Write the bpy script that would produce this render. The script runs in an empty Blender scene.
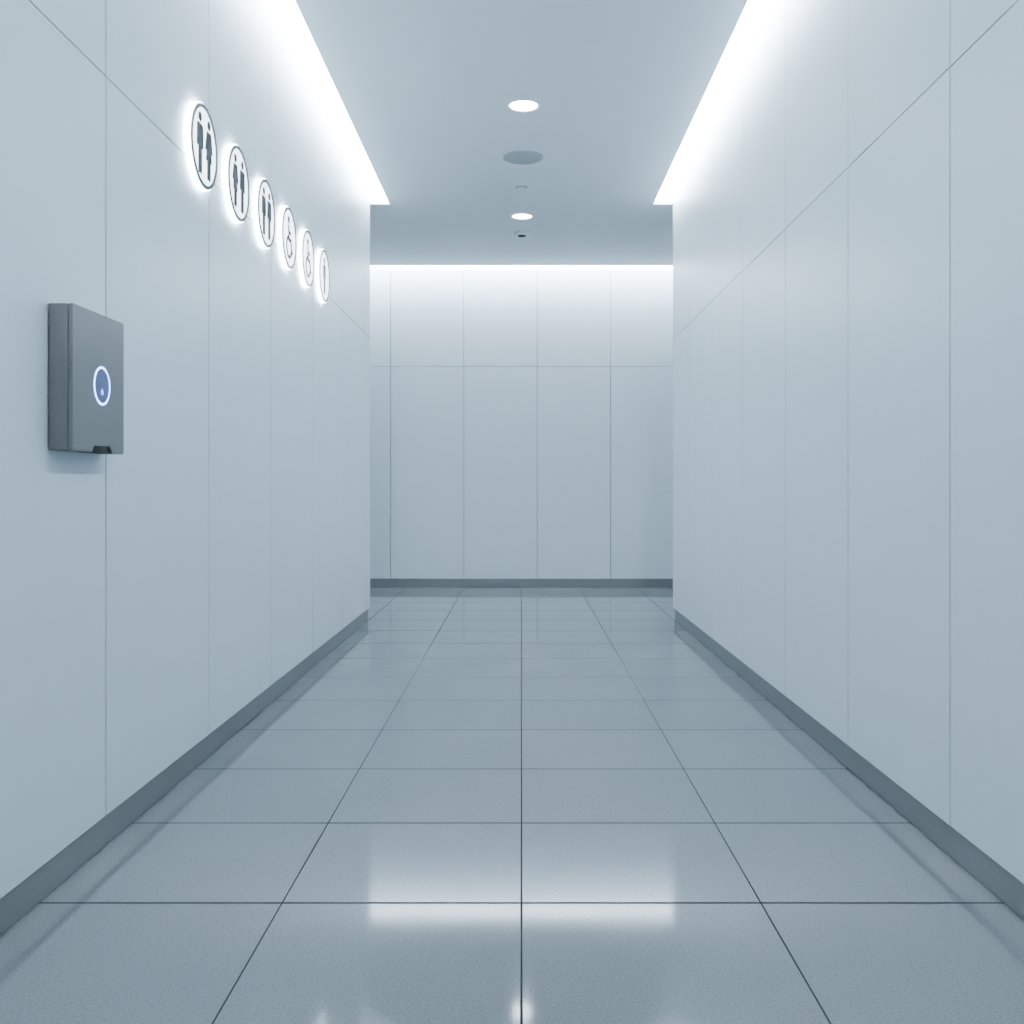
import bpy, bmesh, math
from math import sin, cos, pi, radians
from mathutils import Vector, Matrix

S = bpy.context.scene
COL = S.collection
S.view_settings.view_transform = 'AgX'
S.view_settings.look = 'AgX - Medium High Contrast'

# ------------------------------------------------------------------ dims
H = 1.04            # eye height
XW = 1.196          # half corridor width (panel faces)
YE = 7.92           # where the side walls end (cross corridor)
YF = 10.43          # far wall face
ZC = 3.28           # ceiling
ZT = 3.46           # lid above the coves
XS = 4.2            # cross corridor half length
YB = -2.6           # wall behind
CW = 1.04           # half width of dropped ceiling
YC = 10.09          # ceiling edge at far cove
BB = 0.095          # baseboard height

# ------------------------------------------------------------------ materials
def new_mat(name):
    m = bpy.data.materials.new(name); m.use_nodes = True
    nt = m.node_tree
    return m, nt, nt.nodes['Principled BSDF']

def simple(name, col, rough=0.5, metal=0.0, noise=0.0, scale=8.0, stretch=(1,1,1), bump=0.0, spec=0.5):
    m, nt, b = new_mat(name)
    b.inputs['Roughness'].default_value = rough
    b.inputs['Metallic'].default_value = metal
    b.inputs['Specular IOR Level'].default_value = spec
    tc = nt.nodes.new('ShaderNodeTexCoord')
    mp = nt.nodes.new('ShaderNodeMapping'); mp.inputs['Scale'].default_value = stretch
    nz = nt.nodes.new('ShaderNodeTexNoise'); nz.inputs['Scale'].default_value = scale
    nz.inputs['Detail'].default_value = 4
    nt.links.new(tc.outputs['Object'], mp.inputs['Vector'])
    nt.links.new(mp.outputs['Vector'], nz.inputs['Vector'])
    mx = nt.nodes.new('ShaderNodeMix'); mx.data_type = 'RGBA'
    mx.inputs['A'].default_value = (*[c*(1-noise) for c in col], 1)
    mx.inputs['B'].default_value = (*[min(1, c*(1+noise)) for c in col], 1)
    nt.links.new(nz.outputs['Fac'], mx.inputs['Factor'])
    nt.links.new(mx.outputs['Result'], b.inputs['Base Color'])
    if bump > 0:
        bp = nt.nodes.new('ShaderNodeBump'); bp.inputs['Strength'].default_value = bump
        bp.inputs['Distance'].default_value = 0.002
        nt.links.new(nz.outputs['Fac'], bp.inputs['Height'])
        nt.links.new(bp.outputs['Normal'], b.inputs['Normal'])
    return m

def emis(name, col, strength):
    m, nt, b = new_mat(name)
    b.inputs['Base Color'].default_value = (0.8, 0.8, 0.8, 1)
    b.inputs['Emission Color'].default_value = (*col, 1)
    b.inputs['Emission Strength'].default_value = strength
    return m

COOL = (0.79, 0.905, 1.0)
M_panel = simple('wall_panel_laminate', (0.765, 0.822, 0.862), 0.36, noise=0.012, scale=2.0, spec=0.4)
M_back = simple('panel_joint', (0.27, 0.31, 0.34), 0.7)
M_ceil = simple('ceiling_paint', (0.84, 0.885, 0.915), 0.75, noise=0.01, scale=3)
M_cove = simple('cove_paint', (0.85, 0.88, 0.9), 0.6)
M_base = simple('baseboard_brushed_metal', (0.36, 0.36, 0.36), 0.33, metal=0.7, noise=0.05, scale=30, stretch=(1, 1, 12))
M_led = emis('cove_led_diffuser', COOL, 15.8)
M_ledf = emis('cove_led_diffuser_far', COOL, 12.5)
M_down = emis('downlight_lens', (0.9, 0.96, 1.0), 34.0)
M_white = simple('white_plastic', (0.78, 0.82, 0.84), 0.4)
M_grille = simple('speaker_grille', (0.46, 0.49, 0.51), 0.6, noise=0.1, scale=200)
M_dark = simple('dark_plastic', (0.006, 0.0065, 0.007), 0.35)
M_bodyf = simple('dryer_front_metal', (0.255, 0.250, 0.248), 0.34, metal=0.2, noise=0.03, scale=60, stretch=(1, 1, 0.1))
M_bodys = simple('dryer_side_metal', (0.225, 0.217, 0.212), 0.4, metal=0.2, noise=0.03, scale=60)
M_ring = emis('led_ring', (0.20, 0.36, 1.0), 6.5)
M_blue = emis('led_icon', (0.03, 0.10, 1.0), 3.0)
M_ringc = simple('ring_center', (0.19, 0.21, 0.34), 0.3, metal=0.1)
M_sface = emis('sign_face_acrylic', (0.86, 0.94, 1.0), 2.8)
M_shalo = emis('sign_halo_light', (0.78, 0.91, 1.0), 8.5)
M_sdark = simple('sign_pictogram', (0.045, 0.052, 0.06), 0.4)
M_srim = simple('sign_rim_metal', (0.13, 0.15, 0.17), 0.35, metal=0.3)

# floor tiles
def floor_mat():
    m, nt, b = new_mat('floor_tile_porcelain')
    L = nt.links.new
    def math_(op, a=None, bb=None, c=None):
        n = nt.nodes.new('ShaderNodeMath'); n.operation = op
        for i, v in enumerate((a, bb, c)):
            if v is None: continue
            if isinstance(v, (int, float)): n.inputs[i].default_value = v
            else: L(v, n.inputs[i])
        return n.outputs[0]
    tc = nt.nodes.new('ShaderNodeTexCoord')
    sp = nt.nodes.new('ShaderNodeSeparateXYZ'); L(tc.outputs['Object'], sp.inputs[0])
    g = 0.0021
    def line(o, off):
        s = math_('ADD', o, off)
        return math_('PINGPONG', s, 0.3)     # distance to nearest multiple of .6
    dx = line(sp.outputs['X'], 6.0)
    # tiles butt against the side-wall plinth: no joint line along the corridor walls
    edge = math_('MULTIPLY', math_('GREATER_THAN', math_('ABSOLUTE', sp.outputs['X']), 1.15),
                 math_('LESS_THAN', sp.outputs['Y'], YE - 0.02))
    dx = math_('ADD', dx, edge)
    dy = math_('MULTIPLY', line(sp.outputs['Y'], 6.0 - 2.514 % 0.6), 0.5)
    dm = math_('MINIMUM', dx, dy)
    mr = nt.nodes.new('ShaderNodeMapRange'); mr.interpolation_type = 'SMOOTHSTEP'
    mr.inputs['From Min'].default_value = g*0.7; mr.inputs['From Max'].default_value = g*1.5
    L(dm, mr.inputs['Value'])
    tile = mr.outputs['Result']              # 0 grout, 1 tile
    nz = nt.nodes.new('ShaderNodeTexNoise'); nz.inputs['Scale'].default_value = 190; nz.inputs['Detail'].default_value = 5
    nz.inputs['Roughness'].default_value = 0.7
    L(tc.outputs['Object'], nz.inputs['Vector'])
    nb = nt.nodes.new('ShaderNodeTexNoise'); nb.inputs['Scale'].default_value = 2.2; nb.inputs['Detail'].default_value = 3
    L(tc.outputs['Object'], nb.inputs['Vector'])
    # per tile tone
    fx = math_('FLOOR', math_('DIVIDE', math_('ADD', sp.outputs['X'], 6.0), 0.6))
    fy = math_('FLOOR', math_('DIVIDE', math_('ADD', sp.outputs['Y'], 6.0 - 2.514 % 0.6), 0.6))
    cb = nt.nodes.new('ShaderNodeCombineXYZ'); L(fx, cb.inputs[0]); L(fy, cb.inputs[1])
    wn = nt.nodes.new('ShaderNodeTexWhiteNoise'); wn.noise_dimensions = '3D'; L(cb.outputs[0], wn.inputs['Vector'])
    v = math_('ADD', math_('MULTIPLY', math_('SUBTRACT', nz.outputs['Fac'], 0.5), 1.3), 1.0)
    v = math_('ADD', v, math_('MULTIPLY', math_('SUBTRACT', nb.outputs['Fac'], 0.5), 0.10))
    v = math_('ADD', v, math_('MULTIPLY', math_('SUBTRACT', wn.outputs['Value'], 0.5), 0.04))
    vm = nt.nodes.new('ShaderNodeVectorMath'); vm.operation = 'SCALE'
    vm.inputs[0].default_value = (0.225, 0.238, 0.250); L(v, vm.inputs['Scale'])
    mx = nt.nodes.new('ShaderNodeMix'); mx.data_type = 'RGBA'
    mx.inputs['A'].default_value = (0.06, 0.063, 0.066, 1)
    L(tile, mx.inputs['Factor']); L(vm.outputs[0], mx.inputs['B'])
    L(mx.outputs['Result'], b.inputs['Base Color'])
    r = math_('ADD', math_('MULTIPLY', tile, -0.5), 0.575)
    r = math_('ADD', r, math_('MULTIPLY', math_('SUBTRACT', nb.outputs['Fac'], 0.5), 0.04))
    L(r, b.inputs['Roughness'])
    L(math_('MULTIPLY', tile, 0.5), b.inputs['Specular IOR Level'])
    return m
M_floor = floor_mat()

# ------------------------------------------------------------------ mesh builder
class MB:
    def __init__(s, name, mats):
        s.bm = bmesh.new(); s.name = name; s.mats = mats
    def box(s, x0, x1, y0, y1, z0, z1, mi=0, bev=0.0, seg=2):
        r = bmesh.ops.create_cube(s.bm, size=1.0)
        vs = r['verts']
        for v in vs:
            v.co = Vector(((x0+x1)/2 + v.co.x*(x1-x0), (y0+y1)/2 + v.co.y*(y1-y0), (z0+z1)/2 + v.co.z*(z1-z0)))
        fs = set(f for v in vs for f in v.link_faces)
        if bev > 0:
            es = list(set(e for v in vs for e in v.link_edges))
            rr = bmesh.ops.bevel(s.bm, geom=es, offset=bev, segments=seg, profile=0.5, affect='EDGES')
            fs = set(f for f in fs if f.is_valid) | set(rr['faces'])
        for f in fs: f.material_index = mi
    def prism(s, pts, mat, t0, t1, mi=0, smooth=False):
        """extrude 2D polygon pts through mat (4x4), from t0 to t1 along local z"""
        a = [s.bm.verts.new(mat @ Vector((p[0], p[1], t0))) for p in pts]
        b = [s.bm.verts.new(mat @ Vector((p[0], p[1], t1))) for p in pts]
        n = len(pts)
        fs = [s.bm.faces.new(b), s.bm.faces.new(a[::-1])]
        for i in range(n):
            fs.append(s.bm.faces.new([a[i], a[(i+1) % n], b[(i+1) % n], b[i]]))
        for f in fs: f.material_index = mi
    def lathe(s, prof, mat, mi=0, n=64, closed=False):
        """prof: list of (r, t[, mi]) revolve around local z"""
        rings = []
        for p in prof:
            r, t = p[0], p[1]
            if r < 1e-6: rings.append([s.bm.verts.new(mat @ Vector((0, 0, t)))])
            else: rings.append([s.bm.verts.new(mat @ Vector((r*cos(2*pi*i/n), r*sin(2*pi*i/n), t))) for i in range(n)])
        idx = list(range(len(prof)-1))
        pairs = [(i, i+1) for i in idx]
        if closed: pairs.append((len(prof)-1, 0))
        for (i, j) in pairs:
            A, B = rings[i], rings[j]
            m = prof[i][2] if len(prof[i]) > 2 else mi
            for k in range(n):
                k2 = (k+1) % n
                if len(A) == 1 and len(B) == 1: continue
                if len(A) == 1: f = s.bm.faces.new([A[0], B[k2], B[k]])
                elif len(B) == 1: f = s.bm.faces.new([A[k], A[k2], B[0]])
                else: f = s.bm.faces.new([A[k], A[k2], B[k2], B[k]])
                f.material_index = m; f.smooth = True
    def done(s, parent=None):
        bmesh.ops.recalc_face_normals(s.bm, faces=s.bm.faces)
        me = bpy.data.meshes.new(s.name); s.bm.to_mesh(me); s.bm.free()
        for m in s.mats: me.materials.append(m)
        o = bpy.data.objects.new(s.name, me); COL.objects.link(o)
        if parent: o.parent = parent
        try:
            me.set_sharp_from_angle(angle=radians(35))
        except Exception: pass
        return o

def panels(lo, hi, seams, gap):
    ss = [x for x in seams if lo + 0.03 < x < hi - 0.03]
    out = []; a = lo
    for x in ss:
        out.append((a, x - gap/2)); a = x + gap/2
    out.append((a, hi)); return out

# ------------------------------------------------------------------ floor
b = MB('floor', [M_floor]); b.box(-XS-0.2, XS+0.2, YB-0.2, YF+0.2, -0.1, 0.0); b.done()

# ------------------------------------------------------------------ side walls
GAP = 0.0034
GAPV = 0.0070
def side_wall(sgn, name, seams, zs):
    b = MB('wall_' + name, [M_panel, M_back])
    X = lambda a, c: (min(sgn*a, sgn*c), max(sgn*a, sgn*c))
    x0, x1 = X(XW+0.02, XW+0.2)
    b.box(x0, x1, YB, YE-0.012, 0, ZT, 1)
    x0, x1 = X(XW, XW+0.02)
    zz = [(BB+0.002, zs-GAP/2), (zs+GAP/2, ZT)]
    for (a, c) in panels(YB, YE, seams, GAPV):
        for (z0, z1) in zz: b.box(x0, x1, a, c, z0, z1, 0, 0.0006, 1)
    # end cap panels + return wall in the cross corridor
    x0, x1 = X(XW+0.0202, XW+0.2)
    for (z0, z1) in zz: b.box(x0, x1, YE-0.012, YE, z0, z1, 0)
    x0, x1 = X(XW+0.2, XS)
    b.box(x0, x1, YE-0.2, YE-0.012, 0, ZT, 1)
    for (a, c) in panels(XW+0.2, XS, [XW+0.2+0.76*i for i in range(1, 4)], 0.006):
        xa, xb = X(a, c)
        for (z0, z1) in zz: b.box(xa, xb, YE-0.012, YE, z0, z1, 0)
    b.done()
    bb = MB('baseboard_' + name, [M_base])
    x0, x1 = X(XW+0.013, XW+0.02)
    bb.box(x0, x1, YB, YE-0.012, 0, BB, 0, 0.001, 1)
    x0, x1 = X(XW+0.013, XS)
    bb.box(x0, x1, YE-0.012, YE-0.005, 0, BB, 0, 0.001, 1)
    bb.done()
side_wall(-1, 'left', [2.887+0.95*k for k in range(-7, 8)], H+1.185)
side_wall(+1, 'right', [2.80+0.875*k for k in range(-7, 8)], H+1.175)

# far wall
b = MB('wall_far', [M_panel, M_back])
b.box(-XS, XS, YF+0.02, YF+0.2, 0, ZT, 1)
for (a, c) in panels(-XS, XS, [-0.600+0.7637*k for k in range(-6, 8)], 0.005):
    for (z0, z1) in [(BB+0.002, 2.305-0.0022), (2.305+0.0022, ZT)]:
        b.box(a, c, YF, YF+0.02, z0, z1, 0, 0.0006, 1)
b.done()
b = MB('baseboard_far', [M_base]); b.box(-XS, XS, YF+0.008, YF+0.02, 0, BB, 0, 0.001, 1); b.done()

# cross-corridor end walls, wall behind
for sgn, nm in ((-1, 'cross_left'), (1, 'cross_right')):
    b = MB('wall_' + nm, [M_panel])
    x0, x1 = sorted((sgn*XS, sgn*(XS+0.15)))
    b.box(x0, x1, YE-0.2, YF+0.2, 0, ZT); b.done()
b = MB('wall_near', [M_panel]); b.box(-XW-0.2, XW+0.2, YB-0.15, YB, 0, ZT); b.done()

# ------------------------------------------------------------------ ceiling with coves
b = MB('ceiling', [M_ceil, M_cove])
b.box(-CW, CW, YB, YE, ZC, ZC+0.08, 0)
b.box(-XS, XS, YE, YC, ZC, ZC+0.08, 0)
b.box(-XS-0.15, XS+0.15, YB-0.15, YF+0.2, ZT, ZT+0.1, 1)
b.done()

# LED diffusers set in the slots
b = MB('cove_light', [M_led, M_white])
b.box(-XW+0.002, -CW-0.002, YB+0.01, YE-0.004, ZC+0.035, ZC+0.06, 0); b.done()
b = MB('cove_light', [M_led, M_white])
b.box(CW+0.002, XW-0.002, YB+0.01, YE-0.004, ZC+0.035, ZC+0.06, 0); b.done()
b = MB('cove_light', [M_ledf, M_white])
b.box(-XS+0.01, XS-0.01, YC+0.002, YF-0.002, ZC+0.035, ZC+0.06, 0); b.done()

# ------------------------------------------------------------------ ceiling fixtures
def downm(x, y, z=ZC):   # local +z points down
    return Matrix.Translation((x, y, z)) @ Matrix.Rotation(pi, 4, 'X')
def downlight(x, y, r):
    b = MB('recessed_downlight', [M_white, M_down])
    m = downm(x, y)
    b.lathe([(r*1.0, 0.0), (r*0.99, 0.005), (r*0.93, 0.008), (r*0.84, 0.006), (r*0.80, 0.002)], m)
    b.lathe([(r*0.80, 0.002), (r*0.5, 0.0035), (0, 0.004)], m, 1)
    b.done()
downlight(0.012, 5.87, 0.100)
downlight(0.004, 8.26, 0.097)
b = MB('ceiling_speaker', [M_grille, M_grille])
b.lathe([(0.135, 0), (0.134, 0.006), (0.128, 0.009), (0.122, 0.006), (0.06, 0.007), (0, 0.008)], downm(0.01, 6.79)); b.done()
b = MB('smoke_detector', [M_white, M_grille])
b.lathe([(0.052, 0), (0.052, 0.012), (0.044, 0.018, 1), (0.030, 0.019, 1), (0.028, 0.026), (0.02, 0.030), (0.0, 0.031)], downm(0.0, 7.41)); b.done()
b = MB('ceiling_sensor', [M_white, M_dark])
b.lathe([(0.066, 0), (0.066, 0.020), (0.058, 0.026), (0.040, 0.026, 1), (0.036, 0.031, 1), (0.02, 0.036, 1), (0.0, 0.037, 1)], downm(0.004, 8.81)); b.done()

# ------------------------------------------------------------------ signs
def circ(cx, cy, r, n=24): return [(cx+r*cos(2*pi*i/n), cy+r*sin(2*pi*i/n)) for i in range(n)]
def capsule(p, q, r, n=8):
    p, q = Vector(p), Vector(q); a = math.atan2(q.y-p.y, q.x-p.x)
    pts = [(q.x+r*cos(a-pi/2+pi*i/n), q.y+r*sin(a-pi/2+pi*i/n)) for i in range(n+1)]
    pts += [(p.x+r*cos(a+pi/2+pi*i/n), p.y+r*sin(a+pi/2+pi*i/n)) for i in range(n+1)]
    return pts
def man(cx, s=1.0):
    return [circ(cx, 0.080*s, 0.0145*s),
            [(cx-0.016*s, 0.059*s), (cx+0.016*s, 0.059*s), (cx+0.015*s, -0.012*s), (cx-0.015*s, -0.012*s)],
            capsule((cx-0.021*s, 0.052*s), (cx-0.024*s, -0.008*s), 0.0062*s),
            capsule((cx+0.021*s, 0.052*s), (cx+0.024*s, -0.008*s), 0.0062*s),
            capsule((cx-0.0083*s, -0.008*s), (cx-0.0083*s, -0.088*s), 0.0072*s),
            capsule((cx+0.0083*s, -0.008*s), (cx+0.0083*s, -0.088*s), 0.0072*s)]
def woman(cx, s=1.0):
    return [circ(cx, 0.080*s, 0.0145*s),
            [(cx-0.013*s, 0.059*s), (cx+0.013*s, 0.059*s), (cx+0.027*s, -0.034*s), (cx-0.027*s, -0.034*s)],
            capsule((cx-0.016*s, 0.053*s), (cx-0.029*s, 0.002*s), 0.0056*s),
            capsule((cx+0.016*s, 0.053*s), (cx+0.029*s, 0.002*s), 0.0056*s),
            capsule((cx-0.0085*s, -0.03*s), (cx-0.0085*s, -0.088*s), 0.0066*s),
            capsule((cx+0.0085*s, -0.03*s), (cx+0.0085*s, -0.088*s), 0.0066*s)]
def wheelchair(s=1.0):
    P = [circ(-0.010*s, 0.078*s, 0.016*s),
         capsule((-0.010*s, 0.050*s), (-0.006*s, -0.004*s), 0.0095*s),
         capsule((-0.006*s, -0.006*s), (0.032*s, -0.008*s), 0.0085*s),
         capsule((0.032*s, -0.008*s), (0.046*s, -0.058*s), 0.008*s),
         capsule((0.046*s, -0.058*s), (0.060*s, -0.053*s), 0.0065*s),
         capsule((-0.006*s, 0.028*s), (0.026*s, 0.024*s), 0.0065*s)]
    r = 0.044*s; c = (-0.006*s, -0.040*s)
    a0, a1 = radians(115), radians(345)
    n = 16
    for i in range(n):
        a, bq = a0+(a1-a0)*i/n, a0+(a1-a0)*(i+1)/n
        P.append(capsule((c[0]+r*cos(a), c[1]+r*sin(a)), (c[0]+r*cos(bq), c[1]+r*sin(bq)), 0.0068*s, 4))
    return P
def sign(name, y, z, shapes):
    # local: x -> +Y (viewer's right), y -> +Z, z -> +X (out of the wall)
    m = Matrix(((0, 0, 1, -XW), (1, 0, 0, y), (0, 1, 0, z), (0, 0, 0, 1)))
    b = MB(name, [M_sface, M_shalo, M_srim, M_sdark])
    R = 0.158
    for k in range(3):
        a = pi/2 + k*2*pi/3
        mm = m @ Matrix.Translation((0.08*cos(a), 0.08*sin(a), 0))
        b.lathe([(0.008, 0.0), (0.008, 0.009)], mm, 2, 12)
    b.lathe([(0, 0.008), (R*0.97, 0.008, 1), (R, 0.010, 1), (R, 0.022, 1), (R*0.985, 0.024, 1), (R*0.965, 0.024, 2),
             (R*0.960, 0.028, 2), (R*0.880, 0.028, 2), (R*0.880, 0.024, 0), (0, 0.024, 0)], m, 1, 72)
    for i, pts in enumerate(shapes): b.prism(pts, m, 0.0235, 0.0262+0.00004*i, 3)
    b.done()
ys = [3.705+0.4515*i for i in range(6)]
zs = H + 1.260
sign('restroom_sign', ys[0], zs, man(-0.050, 1.18) + woman(0.052, 1.18))
sign('restroom_sign', ys[1], zs, woman(-0.050, 1.14) + man(0.050, 1.14))
sign('restroom_sign', ys[2], zs, man(-0.048, 1.14) + man(0.048, 1.14))
sign('accessible_restroom_sign', ys[3], zs, wheelchair(1.15))
sign('accessible_restroom_sign', ys[4], zs, wheelchair(1.15))
sign('restroom_sign', ys[5], zs, man(0.0, 1.15))

# ------------------------------------------------------------------ hand dryer
e = bpy.data.objects.new('hand_dryer', None); COL.objects.link(e)
y0, y1 = 2.530, 2.858; z0, z1 = H+0.096, H+0.467
xb, xf = -XW, -1.133
b = MB('wall_bracket', [M_bodys]); b.box(xb, xb+0.012, y0+0.012, y1-0.012, z0+0.012, z1-0.012, 0, 0.002); b.done(e)
b = MB('housing', [M_bodys]); b.box(xb+0.003, xf-0.011, y0, y1, z0, z1, 0, 0.003, 3); b.done(e)
m = Matrix(((0, 0, 1, 0), (1, 0, 0, 0), (0, 1, 0, 0), (0, 0, 0, 1)))
def rrect(u0, u1, v0, v1, r, notch=None):
    pts = []
    for (cx, cy, a) in ((u1-r, v1-r, 0), (u0+r, v1-r, 90), (u0+r, v0+r, 180)):
        for i in range(7):
            t = radians(a+15*i); pts.append((cx+r*cos(t), cy+r*sin(t)))
    if notch:
        n0, n1, nh = notch
        pts += [(n0, v0), (n0+0.008, v0+nh-0.006), (n0+0.016, v0+nh), (n1-0.016, v0+nh), (n1-0.008, v0+nh-0.006), (n1, v0)]
    for i in range(7):
        t = radians(270+15*i); pts.append((u1-r+r*cos(t), v0+r+r*sin(t)))
    return pts
b = MB('front_cover', [M_bodyf])
nc = 2.712
b.prism(rrect(y0, y1, z0-0.001, z1+0.001, 0.007, (nc-0.062, nc+0.062, 0.018)), m, xf-0.009, xf-0.0015)
b.prism(rrect(y0+0.0015, y1-0.0015, z0+0.0005, z1-0.0005, 0.006, (nc-0.0635, nc+0.0635, 0.0195)), m, xf-0.0015, xf)
b.done(e)
b = MB('air_outlet', [M_dark]); b.box(xb+0.020, xf-0.003, nc-0.061, nc+0.061, z0-0.0015, z0+0.022, 0, 0.001); b.done(e)
rm = Matrix(((0, 0, 1, xf), (1, 0, 0, 2.709), (0, 1, 0, H+0.2755), (0, 0, 0, 1)))
b = MB('sensor_ring', [M_ring, M_ringc, M_blue])
b.lathe([(0.0525, 0), (0.0520, 0.0010), (0.0465, 0.0010), (0.0463, 0.0)], rm, 0)
b.lathe([(0.0464, 0.0004), (0, 0.0005)], rm, 1)
b.prism([(-0.006, -0.024), (0.006, -0.024), (0.008, -0.016), (0.0, -0.007), (-0.008, -0.016)], rm, 0.0004, 0.0012, 2)
b.done(e)

# ------------------------------------------------------------------ world + camera
w = bpy.data.worlds.new('World'); S.world = w; w.use_nodes = True
bg = w.node_tree.nodes['Background']; bg.inputs[0].default_value = (0.6, 0.7, 0.8, 1); bg.inputs[1].default_value = 0.3

cam = bpy.data.cameras.new('camera'); co = bpy.data.objects.new('camera', cam); COL.objects.link(co)
co.location = (0, 0, H); co.rotation_euler = (pi/2, 0, 0)
cam.sensor_width = 36; cam.lens = 1003/1024*36
cam.shift_x = -9.5/1024; cam.shift_y = -24/1024
cam.clip_start = 0.02
S.camera = co
